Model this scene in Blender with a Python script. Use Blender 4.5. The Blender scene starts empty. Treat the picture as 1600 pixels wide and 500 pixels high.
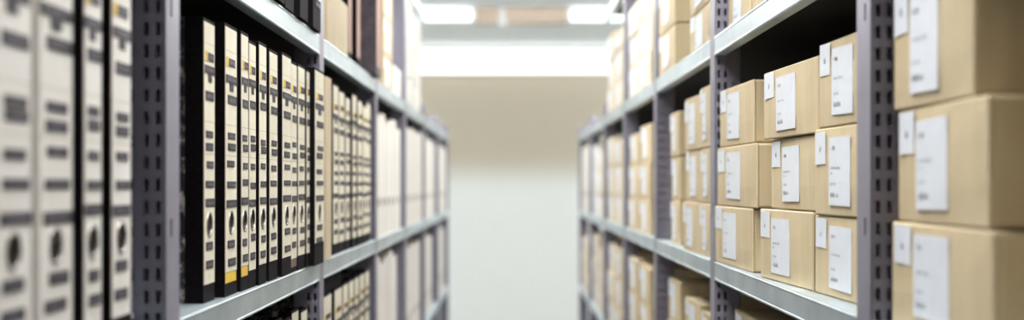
import bpy, bmesh, math, random
from mathutils import Vector, Matrix

random.seed(11)
S = bpy.context.scene
COL = S.collection
EYE = 1.35            # camera height above the floor
F = 2222.0            # focal length in pixels of the 1600 px wide frame (50 mm on 36 mm)

# ------------------------------------------------------------------ materials
def lin(c):
    c /= 255.0
    return c / 12.92 if c <= 0.04045 else ((c + 0.055) / 1.055) ** 2.4

def rgb(r, g, b):
    return (lin(r), lin(g), lin(b), 1.0)

class NT:
    def __init__(self, name):
        self.m = bpy.data.materials.new(name)
        self.m.use_nodes = True
        self.t = self.m.node_tree
        self.b = self.t.nodes['Principled BSDF']
    def n(self, typ, **kw):
        nd = self.t.nodes.new(typ)
        for k, v in kw.items():
            if k in nd.inputs:
                nd.inputs[k].default_value = v
            else:
                setattr(nd, k, v)
        return nd
    def l(self, a, b):
        self.t.links.new(a, b)
    def set(self, **kw):
        for k, v in kw.items():
            self.b.inputs[k.replace('_', ' ')].default_value = v

def ramp(nt, fac, stops):
    r = nt.n('ShaderNodeValToRGB')
    e = r.color_ramp.elements
    while len(e) < len(stops):
        e.new(0.5)
    for k, (p, c) in enumerate(stops):
        e[k].position = p
        e[k].color = c
    nt.l(fac, r.inputs['Fac'])
    return r.outputs['Color']

def noise(nt, scale, detail=3.0, stretch=(1, 1, 1), rough=0.55):
    tc = nt.n('ShaderNodeTexCoord')
    mp = nt.n('ShaderNodeMapping')
    mp.inputs['Scale'].default_value = stretch
    nt.l(tc.outputs['Object'], mp.inputs['Vector'])
    no = nt.n('ShaderNodeTexNoise')
    no.inputs['Scale'].default_value = scale
    no.inputs['Detail'].default_value = detail
    no.inputs['Roughness'].default_value = rough
    nt.l(mp.outputs['Vector'], no.inputs['Vector'])
    return no.outputs['Fac']

def bump(nt, fac, strength, dist):
    b = nt.n('ShaderNodeBump')
    b.inputs['Strength'].default_value = strength
    b.inputs['Distance'].default_value = dist
    nt.l(fac, b.inputs['Height'])
    nt.l(b.outputs['Normal'], nt.b.inputs['Normal'])

def noisy(name, c0, c1, scale=30, stretch=(1, 1, 1), rough=0.7, metal=0.0, detail=3, bmp=0.0, lo=0.3, hi=0.7, vary=0.0):
    nt = NT(name)
    f = noise(nt, scale, detail, stretch)
    col = ramp(nt, f, [(lo, c0), (hi, c1)])
    if vary:
        oi = nt.n('ShaderNodeObjectInfo')
        hs = nt.n('ShaderNodeHueSaturation')
        mr = nt.n('ShaderNodeMapRange')
        mr.inputs['To Min'].default_value = 1.0 - vary
        mr.inputs['To Max'].default_value = 1.0 + vary
        nt.l(oi.outputs['Random'], mr.inputs['Value'])
        nt.l(mr.outputs['Result'], hs.inputs['Value'])
        nt.l(col, hs.inputs['Color'])
        col = hs.outputs['Color']
    nt.l(col, nt.b.inputs['Base Color'])
    nt.set(Roughness=rough, Metallic=metal)
    if bmp:
        bump(nt, f, bmp, 0.002)
    return nt.m

def plain(name, c, rough=0.6, metal=0.0, emit=0.0):
    nt = NT(name)
    nt.set(Base_Color=c, Roughness=rough, Metallic=metal)
    if emit:
        nt.set(Emission_Color=c, Emission_Strength=emit)
    return nt.m

M = {}
M['card'] = noisy('cardboard', rgb(200, 180, 143), rgb(210, 191, 155), 90, (0.35, 1, 0.06), 0.75, bmp=0.12, vary=0.05)
M['card_pale'] = noisy('pale_cardboard', rgb(222, 206, 178), rgb(230, 216, 190), 60, (0.35, 1, 0.06), 0.75, vary=0.04)
M['card_white'] = noisy('white_board', rgb(226, 222, 212), rgb(236, 233, 226), 40, (0.35, 1, 0.06), 0.75, vary=0.03)
M['card_tan'] = noisy('tan_board', rgb(196, 178, 146), rgb(205, 188, 158), 50, (0.4, 1, 0.1), 0.75)
M['label'] = noisy('label_paper', rgb(226, 229, 236), rgb(233, 236, 242), 40, rough=0.55)
M['ink'] = plain('printed_ink', rgb(70, 72, 82), 0.7)
M['ink_soft'] = plain('pale_printed_ink', rgb(140, 142, 150), 0.7)
M['cloth'] = noisy('black_binder_cloth', rgb(14, 11, 13), rgb(24, 20, 23), 200, rough=0.75, bmp=0.1)
M['cloth'].node_tree.nodes['Principled BSDF'].inputs['Specular IOR Level'].default_value = 0.06
M['cream'] = noisy('cream_spine_paper', rgb(226, 217, 194), rgb(234, 226, 205), 40, (1, 1, 0.15), 0.65, vary=0.03)
M['white_spine'] = noisy('white_spine_paper', rgb(226, 220, 212), rgb(232, 227, 220), 40, (1, 1, 0.2), 0.6)
M['pink_spine'] = noisy('dusty_pink_spine', rgb(160, 126, 116), rgb(186, 150, 136), 30, (1, 1, 0.2), 0.7)
M['tape'] = plain('embossed_tape', rgb(30, 24, 34), 0.6)
M['emboss'] = plain('embossed_letters', rgb(128, 122, 134), 0.6)
M['yellow'] = plain('yellow_sticker', rgb(226, 186, 60), 0.6)
M['brown'] = noisy('worn_brown_board', rgb(96, 78, 64), rgb(128, 108, 90), 60, rough=0.8)
M['rim'] = plain('nickel_ring', rgb(150, 144, 138), 0.45, 1.0)
M['pages'] = noisy('paper_edges', rgb(190, 182, 166), rgb(212, 205, 190), 300, (1, 0.05, 0.05), 0.8)
M['rule'] = plain('thin_printed_rule', rgb(176, 166, 146), 0.7)
M['redge'] = plain('worn_red_edge', rgb(120, 70, 58), 0.7)

nt = NT('marbled_black_paper')
f = noise(nt, 55, 5, (1, 1, 1), 0.6)
nt.l(ramp(nt, f, [(0.46, rgb(14, 11, 13)), (0.53, rgb(70, 62, 64)), (0.62, rgb(178, 166, 162))]), nt.b.inputs['Base Color'])
nt.set(Roughness=0.6)
M['marble'] = nt.m
M['marble_grey'] = noisy('marbled_grey_purple', rgb(58, 48, 54), rgb(96, 84, 90), 45, rough=0.65, detail=5)

nt = NT('galvanised_steel')
f = noise(nt, 9, 4, (1, 1, 1), 0.6)
nt.l(ramp(nt, f, [(0.3, rgb(172, 186, 193)), (0.7, rgb(208, 220, 226))]), nt.b.inputs['Base Color'])
mr = nt.n('ShaderNodeMapRange')
mr.inputs['To Min'].default_value = 0.3
mr.inputs['To Max'].default_value = 0.46
nt.l(f, mr.inputs['Value'])
nt.l(mr.outputs['Result'], nt.b.inputs['Roughness'])
nt.set(Metallic=0.8)
M['galv'] = nt.m
M['post'] = noisy('violet_grey_post_paint', rgb(128, 124, 138), rgb(142, 138, 152), 25, (1, 1, 0.2), 0.42, 0.2)
M['back'] = noisy('rack_shade_dark', rgb(24, 21, 24), rgb(30, 27, 30), 8, rough=0.7)  # near-black colour standing for the shade inside the racks
M['lamp_body'] = plain('white_lamp_housing', rgb(232, 234, 236), 0.4)
M['lamp_glow'] = plain('lamp_diffuser', (1.0, 0.985, 0.96, 1), 0.5, 0, 34.0)
M['lamp_glow_far'] = plain('far_lamp_diffuser', (0.97, 1.0, 1.0, 1), 0.5, 0, 1.1)
M['fill_glow_end'] = plain('end_fill_glow', (0.97, 1.0, 1.0, 1), 0.5, 0, 5.6)
M['fill_glow_dim'] = plain('dim_fill_glow', (1.0, 0.97, 0.97, 1), 0.5, 0, 7.0)
M['ceiling'] = noisy('pale_blue_grey_ceiling', rgb(234, 241, 244), rgb(240, 246, 249), 3, rough=0.9)
M['floor'] = noisy('grey_screed', rgb(178, 178, 176), rgb(194, 194, 191), 4, rough=0.45)
M['trunk'] = noisy('beige_trunking', rgb(196, 180, 162), rgb(204, 188, 170), 6, rough=0.7)
M['wall_side'] = noisy('grey_side_wall', rgb(190, 186, 178), rgb(202, 198, 190), 3, rough=0.9)

# far wall: white below, beige above, fine noise along the edge for a soft fade
nt = NT('two_tone_wall')
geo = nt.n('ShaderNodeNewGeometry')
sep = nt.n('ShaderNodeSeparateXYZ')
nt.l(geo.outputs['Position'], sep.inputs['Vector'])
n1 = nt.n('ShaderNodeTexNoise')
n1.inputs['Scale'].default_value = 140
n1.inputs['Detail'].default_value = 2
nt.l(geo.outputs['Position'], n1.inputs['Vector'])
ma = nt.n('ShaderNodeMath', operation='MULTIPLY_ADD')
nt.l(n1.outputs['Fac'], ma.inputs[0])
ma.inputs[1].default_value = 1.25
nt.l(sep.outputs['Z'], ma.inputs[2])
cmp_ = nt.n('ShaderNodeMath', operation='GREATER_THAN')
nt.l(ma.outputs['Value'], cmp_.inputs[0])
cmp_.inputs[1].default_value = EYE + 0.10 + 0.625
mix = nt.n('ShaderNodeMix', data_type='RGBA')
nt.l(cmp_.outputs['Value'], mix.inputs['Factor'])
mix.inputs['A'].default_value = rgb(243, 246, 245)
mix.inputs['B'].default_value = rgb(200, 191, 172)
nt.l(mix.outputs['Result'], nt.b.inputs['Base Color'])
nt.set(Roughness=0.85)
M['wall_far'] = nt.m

# ------------------------------------------------------------------ mesh builder
class MB:
    def __init__(self):
        self.v, self.f, self.mi, self.mats = [], [], [], []
    def mat(self, name):
        if name not in self.mats:
            self.mats.append(name)
        return self.mats.index(name)
    def face(self, pts, m):
        k = len(self.v)
        self.v += [tuple(p) for p in pts]
        self.f.append(tuple(range(k, k + len(pts))))
        self.mi.append(self.mat(m))
    def box(self, x0, x1, y0, y1, z0, z1, m):
        p = [(x0, y0, z0), (x1, y0, z0), (x1, y1, z0), (x0, y1, z0), (x0, y0, z1), (x1, y0, z1), (x1, y1, z1), (x0, y1, z1)]
        k = len(self.v)
        self.v += p
        for q in ((0, 3, 2, 1), (4, 5, 6, 7), (0, 1, 5, 4), (1, 2, 6, 5), (2, 3, 7, 6), (3, 0, 4, 7)):
            self.f.append(tuple(k + i for i in q))
            self.mi.append(self.mat(m))
    def front(self, x0, x1, z0, z1, y, m):          # a rectangle facing -y
        self.face([(x0, y, z0), (x1, y, z0), (x1, y, z1), (x0, y, z1)], m)
    def holed(self, x0, x1, z0, z1, y, t, hx, hz, r, m, n=24):   # a plate facing -y with a round hole
        ang = [2 * math.pi * (i + 0.5) / n for i in range(n)]
        out, inn = [], []
        for a in ang:
            c, s = math.cos(a), math.sin(a)
            k = 1e9
            if c > 1e-6: k = min(k, (x1 - hx) / c)
            if c < -1e-6: k = min(k, (x0 - hx) / c)
            if s > 1e-6: k = min(k, (z1 - hz) / s)
            if s < -1e-6: k = min(k, (z0 - hz) / s)
            out.append((hx + c * k, hz + s * k))
            inn.append((hx + c * r, hz + s * r))
        for i in range(n):
            j = (i + 1) % n
            a, b, c, d = out[i], out[j], inn[j], inn[i]
            extra = []
            for px, pz in ((x1, z1), (x0, z1), (x0, z0), (x1, z0)):
                da = (math.atan2(pz - hz, px - hx) - ang[i]) % (2 * math.pi)
                if 1e-6 < da < 2 * math.pi / n - 1e-6:
                    extra.append((da, (px, pz)))
            extra = [p for _, p in sorted(extra)]
            loop = [a] + extra + [b, c, d]
            self.face([(p[0], y, p[1]) for p in loop], m)
            self.face([(p[0], y + t, p[1]) for p in reversed(loop)], m)
            self.face([(d[0], y, d[1]), (c[0], y, c[1]), (c[0], y + t, c[1]), (d[0], y + t, d[1])], m)
            pts = [a] + extra + [b]
            for p, q in zip(pts, pts[1:]):
                self.face([(p[0], y, p[1]), (p[0], y + t, p[1]), (q[0], y + t, q[1]), (q[0], y, q[1])], m)
    def mesh(self, name, bevel=0.0, segs=2):
        me = bpy.data.meshes.new(name)
        me.from_pydata(self.v, [], self.f)
        for m in self.mats:
            me.materials.append(M[m])
        me.polygons.foreach_set('material_index', self.mi)
        me.update()
        if bevel:
            bm = bmesh.new()
            bm.from_mesh(me)
            bmesh.ops.remove_doubles(bm, verts=bm.verts, dist=1e-6)
            bmesh.ops.bevel(bm, geom=list(bm.edges), offset=bevel, segments=segs, profile=0.5, affect='EDGES', clamp_overlap=True)
            bm.to_mesh(me)
            bm.free()
        return me

def link(name, me, parent=None, loc=(0, 0, 0), rz=0.0):
    o = bpy.data.objects.new(name, me)
    COL.objects.link(o)
    o.parent = parent
    o.location = loc
    o.rotation_euler = (0, 0, rz)
    return o

def tag(o, label, cat, group=None):
    o['label'] = label
    o['category'] = cat
    if group:
        o['group'] = group
    return o

def root(name, label, cat, group, loc, rz):
    return tag(link(name, None, None, loc, rz), label, cat, group)

def struct(name, me, loc=(0, 0, 0)):
    o = link(name, me, None, loc)
    o['kind'] = 'structure'
    return o

# ------------------------------------------------------------------ the room
YB, YF, XW, CEIL = -1.8, 12.9, 2.3, EYE + 1.25
def quadbox(m, *a):
    b = MB(); b.box(*a, m); return b.mesh(m)
struct('floor', quadbox('floor', -XW, XW, YB, YF, -0.1, 0))
struct('ceiling', quadbox('ceiling', -XW, XW, YB, YF, CEIL, CEIL + 0.1))
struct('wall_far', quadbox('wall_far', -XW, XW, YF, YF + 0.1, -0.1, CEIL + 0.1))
struct('wall_near', quadbox('wall_side', -XW, XW, YB - 0.1, YB, -0.1, CEIL + 0.1))
struct('wall_left', quadbox('wall_side', -XW - 0.1, -XW, YB - 0.1, YF + 0.1, -0.1, CEIL + 0.1))
struct('wall_right', quadbox('wall_side', XW, XW + 0.1, YB - 0.1, YF + 0.1, -0.1, CEIL + 0.1))

# ------------------------------------------------------------------ lamps
def lamp(label, x0, x1, y, z1, h, d, glow, group, name='strip_light', rz=0.0):
    r = root(name, label, 'ceiling light', group, ((x0 + x1) / 2, y, z1), 0)
    r.rotation_euler.z = rz
    w = (x1 - x0) / 2
    hb = MB()
    hb.box(-w, w, -d / 2 * 0.7, d / 2 * 0.7, -0.035, 0, 'lamp_body')
    link('housing', hb.mesh('lamp_housing', 0.004), r)
    db = MB()                                      # rounded prismatic cover
    n = 10
    ring = []
    for i in range(n + 1):
        a = math.pi * i / n
        ring.append((-math.cos(a) * d / 2, -0.035 - math.sin(a) ** 0.6 * (h - 0.035)))
    for (ya, za), (yb, zb) in zip(ring, ring[1:]):
        db.face([(-w + 0.01, ya, za), (w - 0.01, ya, za), (w - 0.01, yb, zb), (-w + 0.01, yb, zb)], glow)
    for s in (-1, 1):
        pts = [(s * (w - 0.01), p[0], p[1]) for p in ring]
        db.face(pts if s > 0 else pts[::-1], glow)
    link('diffuser', db.mesh('lamp_diffuser'), r)
    for s in (-1, 1):
        cb = MB()
        cb.box(s * w - 0.012, s * w + 0.012, -d / 2 - 0.004, d / 2 + 0.004, -h - 0.004, 0, 'lamp_body')
        link('end_cap', cb.mesh('lamp_end_cap', 0.003), r)
    return r
for k, y in enumerate((1.5, 3.7, 6.0, 8.5)):
    lamp('white strip light across the aisle, %s of the four overhead' % ('nearest', 'second', 'third', 'farthest')[k],
         -0.62, 0.62, y, CEIL, 0.09, 0.16, 'lamp_glow', 'strip lights above the aisle')
lamp('added dim fill light across the aisle near the wall behind', -0.62, 0.62, -0.9, CEIL, 0.09, 0.16, 'fill_glow_dim', None)  # unseen fill light behind the camera, added to brighten the near post faces
for sx in (-1, 1):  # two unseen fill lights, added to brighten the far wall and ceiling
    lamp('added long fill light over the open end of the room, %s side' % ('left' if sx < 0 else 'right'), sx * 1.98 - 1.7, sx * 1.98 + 1.7, 10.9, CEIL, 0.09, 0.16,
         'fill_glow_end', 'added long fill lights at the far end', rz=math.pi / 2)
# the pair seen at the top of the picture, with a beige trunking between them
lamp('strip light on the ceiling, left of the beige trunking', -1.75, -0.27, 10.1, CEIL, 0.09, 0.16, 'lamp_glow_far', 'paired far strip lights')
lamp('strip light on the ceiling, right of the beige trunking', 0.40, 1.75, 10.1, CEIL, 0.09, 0.16, 'lamp_glow_far', 'paired far strip lights')
r = root('cable_trunking', 'beige cable trunking on the ceiling joining two strip lights', 'trunking', None, (0.065, 10.1, CEIL), 0)
b = MB(); b.box(-0.32, 0.32, -0.05, 0.05, -0.10, 0, 'trunk'); link('channel', b.mesh('trunking', 0.004), r)
b = MB(); b.box(-0.32, 0.32, -0.056, 0.056, -0.112, -0.10, 'trunk'); link('cover_strip', b.mesh('trunking_cover', 0.003), r)
# white sensor post hanging from the trunking
r = root('ceiling_sensor', 'small white sensor stem in front of the beige ceiling trunking', 'sensor', None, (-0.068, 10.02, CEIL), 0)
def lathe(pts, m, n=16):
    b = MB()
    for (r0, z0), (r1, z1) in zip(pts, pts[1:]):
        for i in range(n):
            a, c = 2 * math.pi * i / n, 2 * math.pi * (i + 1) / n
            b.face([(r0 * math.cos(a), r0 * math.sin(a), z0), (r0 * math.cos(c), r0 * math.sin(c), z0),
                    (r1 * math.cos(c), r1 * math.sin(c), z1), (r1 * math.cos(a), r1 * math.sin(a), z1)], m)
    return b.mesh('turned')
link('stem', lathe([(0.0, 0), (0.02, 0), (0.02, -0.08), (0.0, -0.08)], 'lamp_body'), r)
link('sensor_head', lathe([(0.0, -0.08), (0.03, -0.08), (0.032, -0.115), (0.02, -0.14), (0.0, -0.145)], 'lamp_body'), r)
# long bright light on the far wall just under the ceiling
r = root('wall_light', 'long glowing white light band across the far wall under ceiling', 'wall light', None, (0, 12.9, EYE + 1.006), 0)
b = MB(); b.box(-2.2, 2.2, -0.04, 0.0, -0.012, 0.212, 'lamp_body'); link('housing', b.mesh('wall_light_body', 0.004), r)
b = MB(); b.box(-2.18, 2.18, -0.10, -0.04, 0.0, 0.20, 'lamp_glow_far'); link('diffuser', b.mesh('wall_light_diffuser', 0.012, 3), r)
b = MB(); b.box(-2.2, -2.18, -0.105, -0.04, -0.005, 0.205, 'lamp_body'); b.box(2.18, 2.2, -0.105, -0.04, -0.005, 0.205, 'lamp_body'); link('end_cap', b.mesh('wall_light_caps'), r)

# ------------------------------------------------------------------ shelving
LV = {1: 0.2515, 0: -0.131, -1: -0.5135, -2: -0.896, -3: -1.2785, 2: 0.634}   # shelf tops relative to eye
XR, XL = 0.345, 0.325                              # aisle planes of the two racks
DEPTH = 0.42
FL = 0.055                                         # aisle flange of a post
POST = {'R': [0.375, 1.368, 2.42, 3.40, 4.36, 5.32, 6.30, 7.28], 'L': [0.330, 1.335, 2.40, 3.38, 4.32, 5.27, 6.25, 7.23]}
LIP = 0.032

def slotted(width, height, holes, axis):
    """thin plate in the (u,z) plane with rectangular slots; holes = [(u0,u1,z0,z1)] grouped in rows"""
    us = sorted({0.0, width} | {h[0] for h in holes} | {h[1] for h in holes})
    zs = sorted({0.0, height} | {round(h[2], 5) for h in holes} | {round(h[3], 5) for h in holes})
    hs = {(round(h[0], 5), round(h[2], 5)): h for h in holes}
    hl = sorted(holes, key=lambda h: h[2])
    b = MB()
    t = 0.0018
    # lookup by z interval
    for zi in range(len(zs) - 1):
        z0, z1 = zs[zi], zs[zi + 1]
        zc = (z0 + z1) / 2
        here = [h for h in hl if h[2] < zc < h[3]]
        run = None
        for ui in range(len(us) - 1):
            u0, u1 = us[ui], us[ui + 1]
            uc = (u0 + u1) / 2
            if any(h[0] < uc < h[1] for h in here):
                continue
            if axis == 'x':
                b.box(u0, u1, 0, t, z0, z1, 'post')
            else:
                b.box(0, t, u0, u1, z0, z1, 'post')
    return b

_post_cache = {}
def post_mesh(top, sgn):
    key = (round(top, 3), sgn)
    if key in _post_cache:
        return _post_cache[key]
    p = 0.021
    holes = []
    n = int(top / p) - 1
    for k in range(n):
        z = 0.02 + k * p
        holes.append((0.0045, 0.0095, z, z + 0.0125))
        holes.append((0.0155, 0.0205, z, z + 0.0125))
        if k % 2:
            holes.append((0.0300, 0.0330, z, z + 0.0125))
    web = slotted(0.044, top, holes, 'x')
    fl = slotted(FL, top, [(0.018, 0.0255, 0.04 + k * 0.21, 0.057 + k * 0.21) for k in range(int(top / 0.21))], 'y')
    b = MB()
    b.mat('post')
    for src in (web, fl):
        k = len(b.v)
        b.v += [(sgn * x, y, z) for x, y, z in src.v]
        b.f += [tuple(k + i for i in f) for f in src.f]
        b.mi += src.mi
    x0, x1 = sorted((sgn * 0.004, sgn * 0.044))
    b.box(x0, x1, FL - 0.004, FL - 0.002, 0, top, 'post')      # rear web of the profile
    # rolled edges of the profile
    for bx in ((0.0422, 0.044, 0, 0.012), (0.0018, 0.010, FL - 0.0018, FL)):
        x0, x1 = sorted((sgn * bx[0], sgn * bx[1]))
        b.box(x0, x1, bx[2], bx[3], 0, top, 'post')
    me = b.mesh('slotted_post')
    _post_cache[key] = me
    return me

BAYW = ('nearest', 'second', 'third', 'fourth', 'fifth', 'sixth', 'last')
def shelving(side):
    sgn = 1 if side == 'R' else -1
    X0 = XR if side == 'R' else XL
    ys = POST[side]
    for k in range(7):
        low = k >= 5
        top = EYE + (0.30 if low else 0.72)
        y0, y1 = ys[k], ys[k + 1]
        u = root('shelving_unit', 'grey slotted steel shelving bay, %s along the %s side of the aisle%s' % (
            BAYW[k], 'right' if sgn > 0 else 'left', ', lower uprights' if low else ''), 'shelving',
            'steel shelving bays on the %s' % ('right' if sgn > 0 else 'left'), (sgn * X0, y0, 0), 0)
        pm = post_mesh(top, sgn)
        link('upright', pm, u)
        rear = MB()
        x0, x1 = sorted((sgn * (DEPTH - 0.002), sgn * DEPTH))
        rear.box(x0, x1, 0, FL, 0, top, 'post')
        x0, x1 = sorted((sgn * (DEPTH - 0.04), sgn * DEPTH))
        rear.box(x0, x1, 0, 0.002, 0, top, 'post')
        rm = rear.mesh('rear_upright')
        link('upright', rm, u)
        if k == 6:
            link('upright', pm, u, (0, y1 - y0, 0))
            link('upright', rm, u, (0, y1 - y0, 0))
        for lv in ((-3, -2, -1, 0, 1) if low else (-3, -2, -1, 0, 1, 2)):
            zt = EYE + LV[lv]
            L0, L1 = FL + 0.001, y1 - y0 - 0.001
            b = MB()
            def bx(a, c, ya, yb, za, zb, m='galv'):
                a, c = sorted((sgn * a, sgn * c))
                b.box(a, c, ya, yb, zt + za, zt + zb, m)
            bx(0.0, DEPTH - 0.004, L0, L1, -0.0015, 0)
            bx(0.019, DEPTH - 0.006, L0 + 0.001, L1 - 0.001, -0.0022, -0.0016, 'back')   # shade under the shelf, put in as a dark sheet
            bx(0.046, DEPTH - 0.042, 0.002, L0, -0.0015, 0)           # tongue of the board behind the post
            bx(0.046, DEPTH - 0.042, 0.002, L0 + 0.001, -0.0022, -0.0016, 'back')  # same dark shade sheet below the tongue
            bx(0.0, 0.0015, L0, L1, -LIP, -0.0015)
            bx(0.0015, 0.018, L0, L1, -LIP, -LIP + 0.0015)
            bx(0.0165, 0.018, L0, L1, -LIP + 0.0015, -LIP + 0.010)
            bx(DEPTH - 0.0055, DEPTH - 0.004, L0, L1, -LIP, -0.0015, 'back')  # rear lip coloured dark in place of shade
            for zc in (-0.0025, -LIP + 0.0016):                # rolled edges of the front lip
                ring = [(sgn * (0.0014 - 0.0022 * math.cos(a * math.pi / 5)), zt + zc + 0.0022 * math.sin(a * math.pi / 5)) for a in range(10)]
                for (xa, za), (xb, zb) in zip(ring, ring[1:] + ring[:1]):
                    q = [(xa, L0, za), (xa, L1, za), (xb, L1, zb), (xb, L0, zb)]
                    b.face(q if sgn > 0 else q[::-1], 'galv')
            link('shelf', b.mesh('shelf_board'), u)
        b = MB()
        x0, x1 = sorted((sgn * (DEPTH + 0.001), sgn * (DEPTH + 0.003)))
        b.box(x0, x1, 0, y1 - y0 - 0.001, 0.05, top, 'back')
        link('shade_panel', b.mesh('shade_sheet'), u)  # added dark sheet, blocks light and keeps the rack interior black
for s in 'RL':
    shelving(s)

# ------------------------------------------------------------------ writing
def words(b, x0, z0, h, lens, y, m, gap=0.9):
    """rows of small letter-like strokes running along +x"""
    x = x0
    lw = h * 0.62
    for n in lens:
        for i in range(n):
            s = lw * 0.24
            kind = random.randrange(5)
            b.front(x, x + s, z0, z0 + h * (1.0 if kind != 3 else 0.7), y, m)
            if kind in (0, 2):
                b.front(x + lw * 0.5, x + lw * 0.5 + s, z0, z0 + h * 0.72, y, m)
            if kind in (0, 1, 4):
                b.front(x + s, x + lw * 0.6, z0 + h * 0.42, z0 + h * 0.6, y, m)
            if kind in (1, 2):
                b.front(x + s, x + lw * 0.6, z0, z0 + h * 0.17, y, m)
            if kind == 4:
                b.front(x + s, x + lw * 0.6, z0 + h * 0.83, z0 + h, y, m)
            x += lw
        x += lw * gap
    return x

def big_label_text(w, h, y):
    b = MB()
    x = -w / 2 + w * 0.10
    words(b, x, h * 0.5 - h * 0.19, h * 0.062, (1, 4), y, 'ink')
    words(b, x, h * 0.5 - h * 0.47, h * 0.036, (12, 10), y, 'ink_soft')
    if random.random() < 0.5:
        words(b, x, h * 0.5 - h * 0.55, h * 0.036, (5,), y, 'ink_soft')
    words(b, x, h * 0.5 - h * 0.71, h * 0.045, (3, 6), y, 'ink_soft')
    words(b, x, h * 0.5 - h * 0.88, h * 0.07, (2, 2, 2, 2), y, 'ink', 0.35)
    return b.mesh('label_print')

# ------------------------------------------------------------------ cartons
def segment(side, a, b, Xa, Xb):
    """far pixel offset a and near offset b of the front edge -> floor-plan points"""
    sg = 1 if side == 'R' else -1
    far = Vector((sg * Xa, F * Xa / a, 0))
    near = Vector((sg * Xb, F * Xb / b, 0))
    return far, near

def frame(side, far, near):
    s, e = (far, near) if side == 'R' else (near, far)
    t = (e - s)
    w = t.length
    t.normalize()
    rz = math.atan2(t.y, t.x)
    n = Vector((t.y, -t.x, 0))
    return (s + e) / 2, n, w, rz

def carton(side, far, near, z, h, label, group, mat='card', depth=0.24, labels='both', flip=False):
    mid, n, w, rz = frame(side, far, near)
    c = mid - n * depth / 2
    r = root('archive_carton', label, 'box', group, (c.x, c.y, EYE + z + 0.0003), rz)
    y0 = -depth / 2
    b = MB()
    b.box(-w / 2 + 0.0015, w / 2 - 0.0015, y0 + 0.0035, depth / 2, 0.0008, h - 0.0016, mat)
    link('carton_body', b.mesh('carton_body', 0.003), r)
    b = MB()                                       # folded front wall, a little bowed
    nx, nz = 6, 3
    t = 0.0034
    bow = random.uniform(0.0, 0.0005)
    def P(i, j, back):
        u, v = i / nx, j / nz
        yy = y0 + (t if back else -bow * math.sin(math.pi * u) * math.sin(math.pi * v))
        ins = 0.0016 if (not back and (i in (0, nx))) else 0.0
        inz = 0.0016 if (not back and (j in (0, nz))) else 0.0
        return ((u - 0.5) * w + (ins if i == 0 else -ins), yy + (0.0012 if (ins or inz) else 0), v * (h - 0.001) + (inz if j == 0 else -inz))
    for i in range(nx):
        for j in range(nz):
            b.face([P(i, j, 0), P(i + 1, j, 0), P(i + 1, j + 1, 0), P(i, j + 1, 0)], mat)
    for i in range(nx):
        b.face([P(i, nz, 0), P(i + 1, nz, 0), P(i + 1, nz, 1), P(i, nz, 1)], mat)
        b.face([P(i, 0, 1), P(i + 1, 0, 1), P(i + 1, 0, 0), P(i, 0, 0)], mat)
    for j in range(nz):
        b.face([P(0, j, 1), P(0, j, 0), P(0, j + 1, 0), P(0, j + 1, 1)], mat)
        b.face([P(nx, j, 0), P(nx, j, 1), P(nx, j + 1, 1), P(nx, j + 1, 0)], mat)
    fl = link('front_wall', b.mesh('carton_front'), r)
    if labels:
        yl = y0 - bow - 0.0002
        # large printed sheet and small number slip
        bw, bh = min(0.125, w * 0.36), h * 0.76
        cx = -w / 2 + w * random.uniform(0.43, 0.47)
        cz = h * random.uniform(0.47, 0.52)
        tilt = random.uniform(-0.02, 0.02)
        b = MB(); b.box(-bw / 2, bw / 2, -0.0003, 0.0002, -bh / 2, bh / 2, 'label')
        lb = link('paper_label', b.mesh('address_sheet'), r, (cx, yl, cz))
        lb.rotation_euler = (0, tilt, 0)
        if labels != 'plain':
            link('print', big_label_text(bw, bh, -0.0006), lb)
        if labels in ('both', 'plain'):
            sw, sh = min(0.062, w * 0.19), h * 0.37
            b = MB(); b.box(-sw / 2, sw / 2, -0.0003, 0.0002, -sh / 2, sh / 2, 'label')
            sx = -w / 2 + sw / 2 + w * random.uniform(0.028, 0.05)
            sl = link('paper_label', b.mesh('number_slip'), r, (sx, yl, h * random.uniform(0.74, 0.79)))
            sl.rotation_euler = (0, random.uniform(-0.02, 0.02), 0)
            if labels == 'both':
                t2 = MB(); words(t2, -sw * 0.05, -sh * 0.12, sh * 0.18, (2,), -0.0006, 'ink')
                link('print', t2.mesh('slip_print'), sl)
    return r

SHELFW = {0: 'middle', 1: 'upper', -1: 'lower'}
ROW3 = ('bottom', 'middle', 'top')
ROW2 = ('bottom', 'top')
def stack(side, bay, lv, sw, a, b, Xa, Xb, heights, mat='card', jit=0.006, look='brown', depth=0.24, labels='both', per=None):
    """a stack of cartons; per = optional list of (a,b,Xa,Xb) by row, bottom first"""
    z = LV[lv]
    rows = ROW3 if len(heights) == 3 else (ROW2 if len(heights) == 2 else ('lone',))
    sd = 'right' if side == 'R' else 'left'
    for k, h in enumerate(heights):
        aa, bb, xa, xb = per[k] if per else (a, b, Xa, Xb)
        far, near = segment(side, aa, bb, xa, xb)
        if not per:
            d = Vector((random.uniform(0, jit), random.uniform(-jit, jit) * 0.4, 0))
            if side == 'L': d.x = -d.x
            far, near = far + d, near + d
        lab = '%s %s carton, %s stack, %s shelf of the %s %s bay' % (
            rows[k], look, sw, SHELFW[lv], BAYW[bay], sd)
        carton(side, far, near, z, h, lab, 'cartons on the %s shelf, %s side, %s bay' % (SHELFW[lv], sd, BAYW[bay]), mat, depth, labels)
        z += h

H3 = (0.095, 0.103, 0.099)
# nearest bay, right
stack('R', 0, 0, 'far', 0, 0, 0, 0, (0.0965, 0.1035, 0.115), per=[(592, 750, 0.360, 0.360), (602, 743, 0.362, 0.360), (595, 720, 0.360, 0.362)], labels='both', look='big brown')
stack('R', 0, 0, 'near', 800, 1120, 0.362, 0.366, (0.0965, 0.1035, 0.115), look='big brown')
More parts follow.
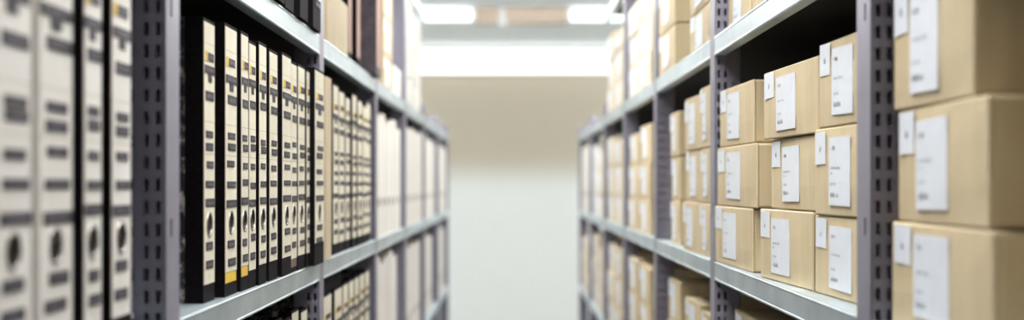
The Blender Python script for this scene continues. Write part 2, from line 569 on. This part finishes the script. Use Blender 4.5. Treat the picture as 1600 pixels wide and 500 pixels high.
# second bay, right: the three sharp stacks
stack('R', 1, 0, 'near', 0, 0, 0, 0, (0.0945, 0.103, 0.100), per=[(472, 570, 0.366, 0.378), (472, 566, 0.364, 0.376), (479, 572, 0.366, 0.376)], depth=0.22)
stack('R', 1, 0, 'centre', 0, 0, 0, 0, (0.0975, 0.0955, 0.094), per=[(387, 468, 0.350, 0.366), (404, 478, 0.360, 0.370), (392, 477, 0.352, 0.367)], depth=0.22)
stack('R', 1, 0, 'far', 0, 0, 0, 0, (0.0955, 0.097, 0.096), per=[(316.5, 374, 0.344, 0.354), (320, 381, 0.347, 0.356), (324, 376, 0.350, 0.358)], depth=0.22)
stack('R', 1, 1, 'near', 375, 480, 0.372, 0.376, (0.10,), depth=0.22)
stack('R', 1, 1, 'far', 336, 369, 0.362, 0.368, (0.102,), depth=0.22)
stack('R', 1, -1, 'near', 430, 540, 0.37, 0.375, (0.10, 0.10, 0.095), depth=0.22)
stack('R', 1, -1, 'far', 345, 415, 0.37, 0.375, (0.102, 0.104, 0.10), depth=0.22)
# third bay, right
stack('R', 2, 0, 'far', 247, 260, 0.358, 0.360, (0.095, 0.098, 0.098), look='narrow brown')
stack('R', 2, 0, 'centre', 267, 292, 0.345, 0.350, (0.097, 0.101, 0.104))
stack('R', 2, 0, 'near', 293, 309, 0.350, 0.351, (0.097, 0.101, 0.112), look='half-hidden brown', jit=0.002)
stack('R', 2, 1, 'far', 229, 254, 0.345, 0.346, (0.093, 0.120), jit=0.002, labels='plain')
stack('R', 2, 1, 'near', 277, 309, 0.352, 0.352, (0.078, 0.098), jit=0.002)
stack('R', 2, -1, 'far', 241, 258, 0.362, 0.364, H3, look='narrow brown')
stack('R', 2, -1, 'centre', 270, 294, 0.362, 0.366, (0.095, 0.10, 0.085))
stack('R', 2, -1, 'near', 295.5, 309, 0.366, 0.367, (0.095, 0.095, 0.08), jit=0.002)
# fourth bay, right
stack('R', 3, 0, 'far', 181, 194, 0.350, 0.350, (0.092, 0.096, 0.09), 'card')
stack('R', 3, 0, 'near', 198, 214, 0.350, 0.352, (0.092, 0.096, 0.102), 'card')
stack('R', 3, 1, 'far', 181, 197, 0.350, 0.350, (0.09, 0.09, 0.085), 'card_pale', look='pale')
stack('R', 3, 1, 'near', 198.5, 215, 0.348, 0.349, (0.09, 0.095, 0.095), 'card_pale', look='pale')
stack('R', 3, -1, 'far', 181, 194, 0.352, 0.352, H3)
stack('R', 3, -1, 'near', 199, 214, 0.352, 0.352, H3)
# fifth bay, right
stack('R', 4, 0, 'far', 148.5, 158, 0.350, 0.350, H3, 'card_pale', look='pale')
stack('R', 4, 0, 'near', 160, 171, 0.350, 0.350, (0.095, 0.10, 0.08), 'card_pale', look='pale')
stack('R', 4, 1, 'far', 148.5, 158, 0.350, 0.350, (0.09, 0.10, 0.095), 'card_pale', look='pale')
stack('R', 4, 1, 'near', 160, 172, 0.350, 0.350, (0.09, 0.10, 0.06), 'card_pale', look='pale')
stack('R', 4, -1, 'far', 149, 158, 0.352, 0.352, H3, 'card_pale', look='pale')
stack('R', 4, -1, 'near', 160, 171, 0.352, 0.352, H3, 'card')
# sixth bay, right
stack('R', 5, 0, 'far', 125, 132, 0.350, 0.350, H3, 'card_white', look='off-white')
stack('R', 5, 0, 'near', 133.5, 142, 0.350, 0.350, (0.09, 0.09, 0.09), 'card_pale', look='pale')
stack('R', 5, -1, 'far', 125, 132, 0.350, 0.350, H3, 'card_pale', look='pale')
stack('R', 5, -1, 'near', 134, 142, 0.352, 0.352, (0.09, 0.09, 0.07), 'card')

# ------------------------------------------------------------------ ring binders
BH = 0.318
BARS = [(0.2705, 0.2795, 0.30, 0.86, 'y'), (0.2520, 0.2610, 0.04, 0.98, 'T'), (0.2255, 0.2355, 0.18, 0.94, 'n'),
        (0.1835, 0.1910, 0.22, 0.86, 'n'), (0.1705, 0.1790, 0.22, 0.88, 'n'), (0.1490, 0.1565, 0.20, 0.82, 'n'),
        (0.1275, 0.1350, 0.16, 0.92, 'n'), (0.1040, 0.1130, 0.10, 0.98, 'n'), (0.0570, 0.0660, 0.24, 0.84, 'n'), (0.0355, 0.0445, 0.20, 0.86, 'n')]
def binder(side, far, near, z, label, group, spine='cream', lab_bottom=0.020, foot=None, ring=True, bars=True, marble='marble',
           h=BH, depth=0.285, detail=True, name='ring_binder', cover='cloth', lean=0.0):
    mid, n, w, rz = frame(side, far, near)
    w -= 0.0008
    c = mid - n * depth / 2
    r = root(name, label, 'binder' if name == 'ring_binder' else 'file box', group, (c.x, c.y, EYE + z + 0.0004), rz)
    if lean:
        r.rotation_euler = (0, lean, rz)
    y0 = -depth / 2
    t = 0.0024
    hr = min(0.0135, w * 0.27)
    hz = 0.0857
    b = MB()
    if ring:
        b.holed(-w / 2, w / 2, 0, h, y0, t, 0, hz, hr, cover)
    else:
        b.box(-w / 2, w / 2, y0, y0 + t, 0, h, cover)
    for s in (-1, 1):                              # cloth hinge then marbled board
        x0, x1 = sorted((s * w / 2, s * (w / 2 - t)))
        b.box(x0, x1, y0 + t, y0 + 0.020, 0, h, cover)
        b.box(x0, x1, y0 + 0.020, depth / 2, 0, h, marble)
    link('cover', b.mesh('binder_cover'), r)
    b = MB()
    b.box(-w / 2 + t + 0.0015, w / 2 - t - 0.0015, y0 + 0.045, depth / 2 - 0.012, 0.004, h - 0.018, 'pages')
    link('paper_block', b.mesh('binder_pages'), r)
    if spine:
        lw = w * 0.94
        e = 0.0004
        b = MB()
        if ring:
            b.holed(-lw / 2, lw / 2, lab_bottom, h - 0.004, y0 - e, e * 0.9, 0, hz, hr, spine)
        else:
            b.box(-lw / 2, lw / 2, y0 - e, y0, lab_bottom, h - 0.004, spine)
        if detail:
            for zz in (0.2865, 0.2000, 0.1640):
                b.front(-lw / 2, lw / 2, zz, zz + 0.0006, y0 - e - 0.0001, 'rule')
            b.front(-lw / 2, -lw / 2 + 0.0012, lab_bottom, h - 0.004, y0 - e - 0.0001, 'redge')
            words(b, -0.001, lab_bottom + 0.006, 0.005, (1,), y0 - e - 0.0001, 'ink')
        if foot:
            b.front(-lw / 2, lw / 2 * 0.9, lab_bottom - 0.0125, lab_bottom - 0.0005, y0 - e, foot)
        sp = link('spine_label', b.mesh('spine_label'), r)
        if bars:
            yt = y0 - e - 0.0007
            for (z0, z1, u0, u1, kind) in BARS:
                b = MB()
                du, dz = random.uniform(-0.06, 0.06), random.uniform(-0.0025, 0.0025)
                x0, x1 = (u0 + du - 0.5) * lw, (u1 + du - 0.5) * lw
                x0, x1 = max(x0, -lw / 2), min(x1, lw / 2)
                z0 += dz; z1 += dz
                b.box(x0, x1, yt, y0 - e - 0.0001, z0, z1, 'tape')
                if kind == 'T':
                    b.box((-0.16 + du) * lw, (0.16 + du) * lw, yt, y0 - e - 0.0001, z0 - 0.009, z0 + 0.0001, 'tape')
                if kind == 'y':
                    b.box(x0 - 0.16 * lw, x0, yt, y0 - e - 0.0001, z0 - 0.001, z1 + 0.001, 'yellow')
                if detail:
                    hh = (z1 - z0) * 0.52
                    nlet = max(2, int((x1 - x0) * 0.8 / (hh * 0.62)))
                    words(b, x0 + (x1 - x0) * 0.12, z0 + (z1 - z0) * 0.24, hh, (nlet,), yt - 0.0002, 'emboss')
                link('label_tape', b.mesh('embossed_tape'), sp)
    if ring:
        b = MB()
        N, K = 24, 8
        R, q = hr - 0.0004, 0.0013
        for i in range(N):
            for k in range(K):
                def T(i, k):
                    a, c_ = 2 * math.pi * i / N, 2 * math.pi * k / K
                    rr = R + q * math.cos(c_)
                    return (rr * math.cos(a), y0 - 0.0004 + q * 0.9 * math.sin(c_), hz + rr * math.sin(a))
                b.face([T(i, k), T(i, k + 1), T(i + 1, k + 1), T(i + 1, k)], 'rim')
        # inner sleeve of the finger hole
        for i in range(N):
            a, c_ = 2 * math.pi * i / N, 2 * math.pi * (i + 1) / N
            b.face([(R * math.cos(a), y0, hz + R * math.sin(a)), (R * math.cos(c_), y0, hz + R * math.sin(c_)),
                    (R * math.cos(c_), y0 + 0.010, hz + R * math.sin(c_)), (R * math.cos(a), y0 + 0.010, hz + R * math.sin(a))], 'rim')
        o = link('finger_ring', b.mesh('finger_ring'), r)
        for p in o.data.polygons:
            p.use_smooth = True
    return r

def bz(side, X, z0, z1):
    sg = 1 if side == 'R' else -1
    return Vector((sg * X, z1, 0)), Vector((sg * X, z0, 0))

ORD = ('first', 'second', 'third', 'fourth', 'fifth', 'sixth', 'seventh', 'eighth', 'ninth', 'tenth', 'eleventh', 'twelfth')
# nearest bay, left: four binders beside the camera
g = 'binders on the middle shelf, left side, nearest bay'
far, near = segment('L', 743, 812, 0.331, 0.331)
near_bay = [(0.336, 0.920, 0.995, 'white_spine', 'white_spine', 'wide white binder with tape labels, outermost at the left edge'),
            (0.334, 1.000, 1.081, 'white_spine', 'white_spine', 'wide white binder with tape labels, second from the left edge'),
            (0.329, 1.090, 1.140, 'white_spine', 'cloth', 'black binder with pale spine, right next to the wide white binders'),
            (0.329, 1.165, 1.228, 'white_spine', 'cloth', 'black binder with pale spine, right beside the first left slotted post')]
for X, a, b_, sp, cov, lab in near_bay:
    far, near = bz('L', X, a, b_)
    binder('L', far, near, LV[0], lab, g, sp, cover=cov, marble=('white_spine' if cov != 'cloth' else 'marble'))
# second bay, left: the row in focus
g = 'binders on the middle shelf, left side, second bay'
row = [(0.338, 1.556, 1.617, {}, 'thick black marbled binder nearest the left slotted post, its grey-flecked side showing'),
       (0.332, 1.642, 1.716, dict(foot='yellow', lab_bottom=0.028), 'black binder, second from the slotted post, yellow patch under its cream label'),
       (0.330, 1.729, 1.779, dict(foot='yellow', lab_bottom=0.030), 'black binder, third from the slotted post, small yellow patch at foot'),
       (0.330, 1.7805, 1.832, dict(lab_bottom=0.022), 'black binder with cream spine, fourth from the slotted post'),
       (0.3275, 1.838, 1.896, dict(lab_bottom=0.026), 'slim black binder, fifth from the slotted post, its cream label long'),
       (0.3275, 1.916, 1.986, dict(lab_bottom=0.026), 'black binder, sixth from the slotted post, before a dark gap'),
       (0.325, 2.008, 2.092, dict(lab_bottom=0.026), 'black binder, seventh from the slotted post, after a dark gap'),
       (0.326, 2.094, 2.154, dict(foot='brown', lab_bottom=0.020), 'binder with cream spine and worn brown foot, eighth from the slotted post'),
       (0.325, 2.156, 2.230, dict(lab_bottom=0.022), 'cream-spined binder, ninth from the slotted post'),
       (0.323, 2.232, 2.268, dict(lab_bottom=0.022), 'cream-spined binder tucked in just behind the one sticking out'),
       (0.3155, 2.272, 2.384, dict(lab_bottom=0.036), 'wide black binder sticking out in front of the second left post')]
for k, (X, a, b_, kw, lab) in enumerate(row):
    far, near = bz('L', X, a, b_)
    hh = BH - (0.004, 0.0, 0.0, 0.006, 0.002, 0.004, 0.0, 0.005, 0.004, 0.006, 0.0)[k]
    binder('L', far, near, LV[0], lab, g, h=hh, **kw)
# third bay, left
g = 'binders on the middle shelf, left side, third bay'
far, near = bz('L', 0.322, 2.465, 2.535)
binder('L', far, near, LV[0], 'plain tan folder box just past the second left post', g, 'card_tan', ring=False, bars=False, lab_bottom=0.002, cover='card_tan', marble='card_tan', name='folder_box', detail=False)
far3 = [(0.330, 2.62, 2.70), (0.330, 2.705, 2.80), (0.329, 2.805, 2.885), (0.327, 2.91, 2.985), (0.327, 3.01, 3.10), (0.327, 3.11, 3.20), (0.329, 3.205, 3.30)]
for k, (X, a, b_) in enumerate(far3):
    far, near = bz('L', X, a, b_)
    binder('L', far, near, LV[0], 'cream-spined black binder, %s after the plain tan folder, middle left shelf' % ORD[k], g, h=BH - 0.006 * (k % 3))
# upper left shelf
g = 'black binders on the upper left shelf'
for k, (X, a, b_) in enumerate([(0.322, 1.80, 1.87), (0.318, 1.91, 1.99), (0.322, 2.02, 2.10), (0.318, 2.135, 2.215), (0.318, 2.275, 2.365)]):
    far, near = bz('L', X, a, b_)
    binder('L', far, near, LV[1], 'black binder standing on the upper left shelf, %s of the five' % ORD[k] + (', beside post' if k == 4 else ''), g,
           spine='cream' if k in (2, 4) else None, lab_bottom=0.05, bars=(k in (2, 4)), marble='cloth')
far, near = bz('L', 0.3265, 2.53, 2.84)
carton('L', far, near, LV[1], 0.105, 'plain tan carton on the upper left shelf beside black binders', 'cartons on the upper left shelf', 'card_tan', labels=None)
g = 'binders on the upper shelf, left side, third bay'
far, near = bz('L', 0.334, 2.90, 2.965)
binder('L', far, near, LV[1], 'black binder behind the plain tan carton, upper left shelf', g, 'pink_spine', bars=False, detail=False, ring=False)
far, near = bz('L', 0.331, 3.03, 3.10)
binder('L', far, near, LV[1], 'black binder with dusty pink spine beside the big mottled one', g, 'pink_spine', bars=False, detail=False, ring=False)
far, near = bz('L', 0.311, 3.32, 3.37)
far.y = 3.372; near.y = 3.262
binder('L', far, near, LV[1], 'big purple-grey mottled binder jutting out from the upper left shelf', g, 'pink_spine', bars=False, detail=False, marble='marble_grey', cover='marble_grey', ring=False, h=0.343)
# far left bays: pale boxes and binders
def pale_row(bay, lv, spans, X, look, mat, cov, hts, ring=True):
    for k, (a, b_) in enumerate(spans):
        far, near = bz('L', X, a, b_)
        binder('L', far, near, LV[lv], '%s, %s from near post, %s shelf, %s left bay' % (look, ORD[k], SHELFW[lv], BAYW[bay]),
               'pale files on the %s shelf, left side, %s bay' % (SHELFW[lv], BAYW[bay]), mat, ring=ring, bars=False, detail=False,
               cover=cov, marble=cov, h=hts[k % len(hts)], name='file_box', lab_bottom=0.004)
ws = 'white_spine'
pale_row(3, 0, [(3.46, 3.57), (3.58, 3.69), (3.71, 3.80), (3.81, 3.92), (3.94, 4.04), (4.06, 4.20)], 0.330, 'pale pinkish file box', ws, 'card_white', (0.30, 0.31, 0.29))
pale_row(4, 0, [(4.40, 4.52), (4.53, 4.66), (4.68, 4.80), (4.82, 4.95), (4.97, 5.10), (5.11, 5.22)], 0.330, 'white file box', ws, 'card_white', (0.31, 0.305, 0.315))
pale_row(5, 0, [(5.36, 5.52), (5.54, 5.68), (5.70, 5.86), (5.90, 6.05)], 0.330, 'white file box', ws, 'card_white', (0.31, 0.30))
pale_row(6, 0, [(6.35, 6.50), (6.52, 6.70), (6.72, 6.90), (6.92, 7.10)], 0.330, 'bright white file box', ws, 'card_white', (0.31, 0.30))
pale_row(3, -1, [(3.46, 3.57), (3.58, 3.69), (3.71, 3.80), (3.84, 3.95), (3.97, 4.09)], 0.332, 'pale lavender-white file box', ws, 'card_white', (0.33, 0.31, 0.32))
pale_row(4, -1, [(4.40, 4.52), (4.53, 4.66), (4.70, 4.82), (4.84, 4.97), (4.99, 5.12)], 0.332, 'white file box', ws, 'card_white', (0.31, 0.30))
pale_row(5, -1, [(5.36, 5.52), (5.54, 5.70), (5.72, 5.88)], 0.332, 'white file box', ws, 'card_white', (0.30, 0.31))
pale_row(6, -1, [(6.35, 6.52), (6.54, 6.72), (6.76, 6.92)], 0.332, 'bright white file box', ws, 'card_white', (0.30, 0.31))
# upper shelf, farther left bays
stack('L', 3, 1, 'far', 172, 183, 0.328, 0.328, (0.085,), 'card_white', look='white', labels=None, jit=0.002)
stack('L', 3, 1, 'near', 186, 200, 0.328, 0.328, (0.085, 0.10, 0.10), 'card', look='brown', labels='plain', jit=0.002)
stack('L', 4, 1, 'far', 142, 152, 0.328, 0.328, (0.085, 0.125, 0.125), 'card_white', look='white', labels=None, jit=0.002)
stack('L', 4, 1, 'near', 154, 164, 0.326, 0.326, (0.085, 0.17, 0.085), 'card_white', look='white', labels=None, jit=0.002)
# white files at the far right end
for k, (a, b_) in enumerate([(6.40, 6.55), (6.57, 6.72), (6.74, 6.90), (6.92, 7.08)]):
    far, near = bz('R', 0.348, a, b_)
    binder('R', far, near, LV[0], 'bright white file box at the far end, %s from the near post, right side' % ORD[k], 'white files at the far right end', ws,
           bars=False, detail=False, cover='card_white', marble='card_white', h=0.31, name='file_box', lab_bottom=0.004)
stack('R', 6, -1, 'near', 117.5, 121.5, 0.350, 0.350, H3, 'card_pale', look='pale')
stack('R', 6, -1, 'far', 108, 115, 0.350, 0.350, (0.09, 0.09, 0.07), 'card_pale', look='pale')
# lower left shelf
g = 'binders on the lower left shelf, second bay'
for k, (a, b_) in enumerate([(1.86, 1.93), (1.94, 2.01), (2.02, 2.09), (2.10, 2.17), (2.18, 2.25), (2.275, 2.345)]):
    far, near = bz('L', 0.338, a, b_)
    binder('L', far, near, LV[-1], 'dark binder on the lower left shelf, %s in its row, only its top showing' % ORD[k], g, lab_bottom=0.03, h=BH - 0.007 * (k % 2))
g = 'binders on the lower left shelf, third bay'
low3 = [(2.475, 2.60), (2.64, 2.76), (2.77, 2.86), (2.875, 2.965), (2.98, 3.06), (3.08, 3.17), (3.19, 3.28)]
for k, (a, b_) in enumerate(low3):
    far, near = bz('L', 0.330, a, b_)
    binder('L', far, near, LV[-1], 'cream-spined binder on the lower left shelf past the second post, %s along' % ORD[k], g, h=0.318, bars=True)
# a binder lying flat on top of the two first ones
far, near = bz('L', 0.335, 2.47, 2.80)
r = root('ring_binder', 'dark binder lying flat on top of others, lower left shelf', 'binder', 'binders on the lower left shelf, third bay', (-0.335 - 0.13, 2.63, EYE + LV[-1] + 0.319), math.pi / 2)
b = MB()
b.box(-0.155, 0.155, -0.13, 0.13, 0, 0.0024, 'cloth'); b.box(-0.155, 0.155, -0.13, 0.13, 0.0256, 0.028, 'cloth'); b.box(-0.155, 0.155, -0.13, -0.1276, 0.0024, 0.0256, 'cloth')
link('cover', b.mesh('flat_binder_cover'), r)
b = MB(); b.box(-0.145, 0.145, -0.11, 0.12, 0.003, 0.025, 'pages'); link('paper_block', b.mesh('flat_binder_pages'), r)

# ------------------------------------------------------------------ world, camera, view
w = bpy.data.worlds.new('room_air')
S.world = w
w.use_nodes = True
w.node_tree.nodes['Background'].inputs['Color'].default_value = (0.9, 0.92, 1.0, 1)
w.node_tree.nodes['Background'].inputs['Strength'].default_value = 0.05

cd = bpy.data.cameras.new('camera')
cam = bpy.data.objects.new('camera', cd)
COL.objects.link(cam)
cam.location = (0, 0, EYE)
cam.rotation_euler = (math.pi / 2, 0, 0)
cd.sensor_width = 36.0
cd.lens = 50.0
cd.shift_y = 38 / 1600
cd.clip_start = 0.02
cd.dof.use_dof = True
cd.dof.focus_distance = 1.88
cd.dof.aperture_fstop = 3.4
S.camera = cam
S.view_settings.view_transform = 'Standard'
S.view_settings.look = 'None'
S.view_settings.gamma = 1.0
S.view_settings.use_curve_mapping = False
S.view_settings.exposure = 0.9
S.cycles.use_denoising = True
S.cycles.max_bounces = 10
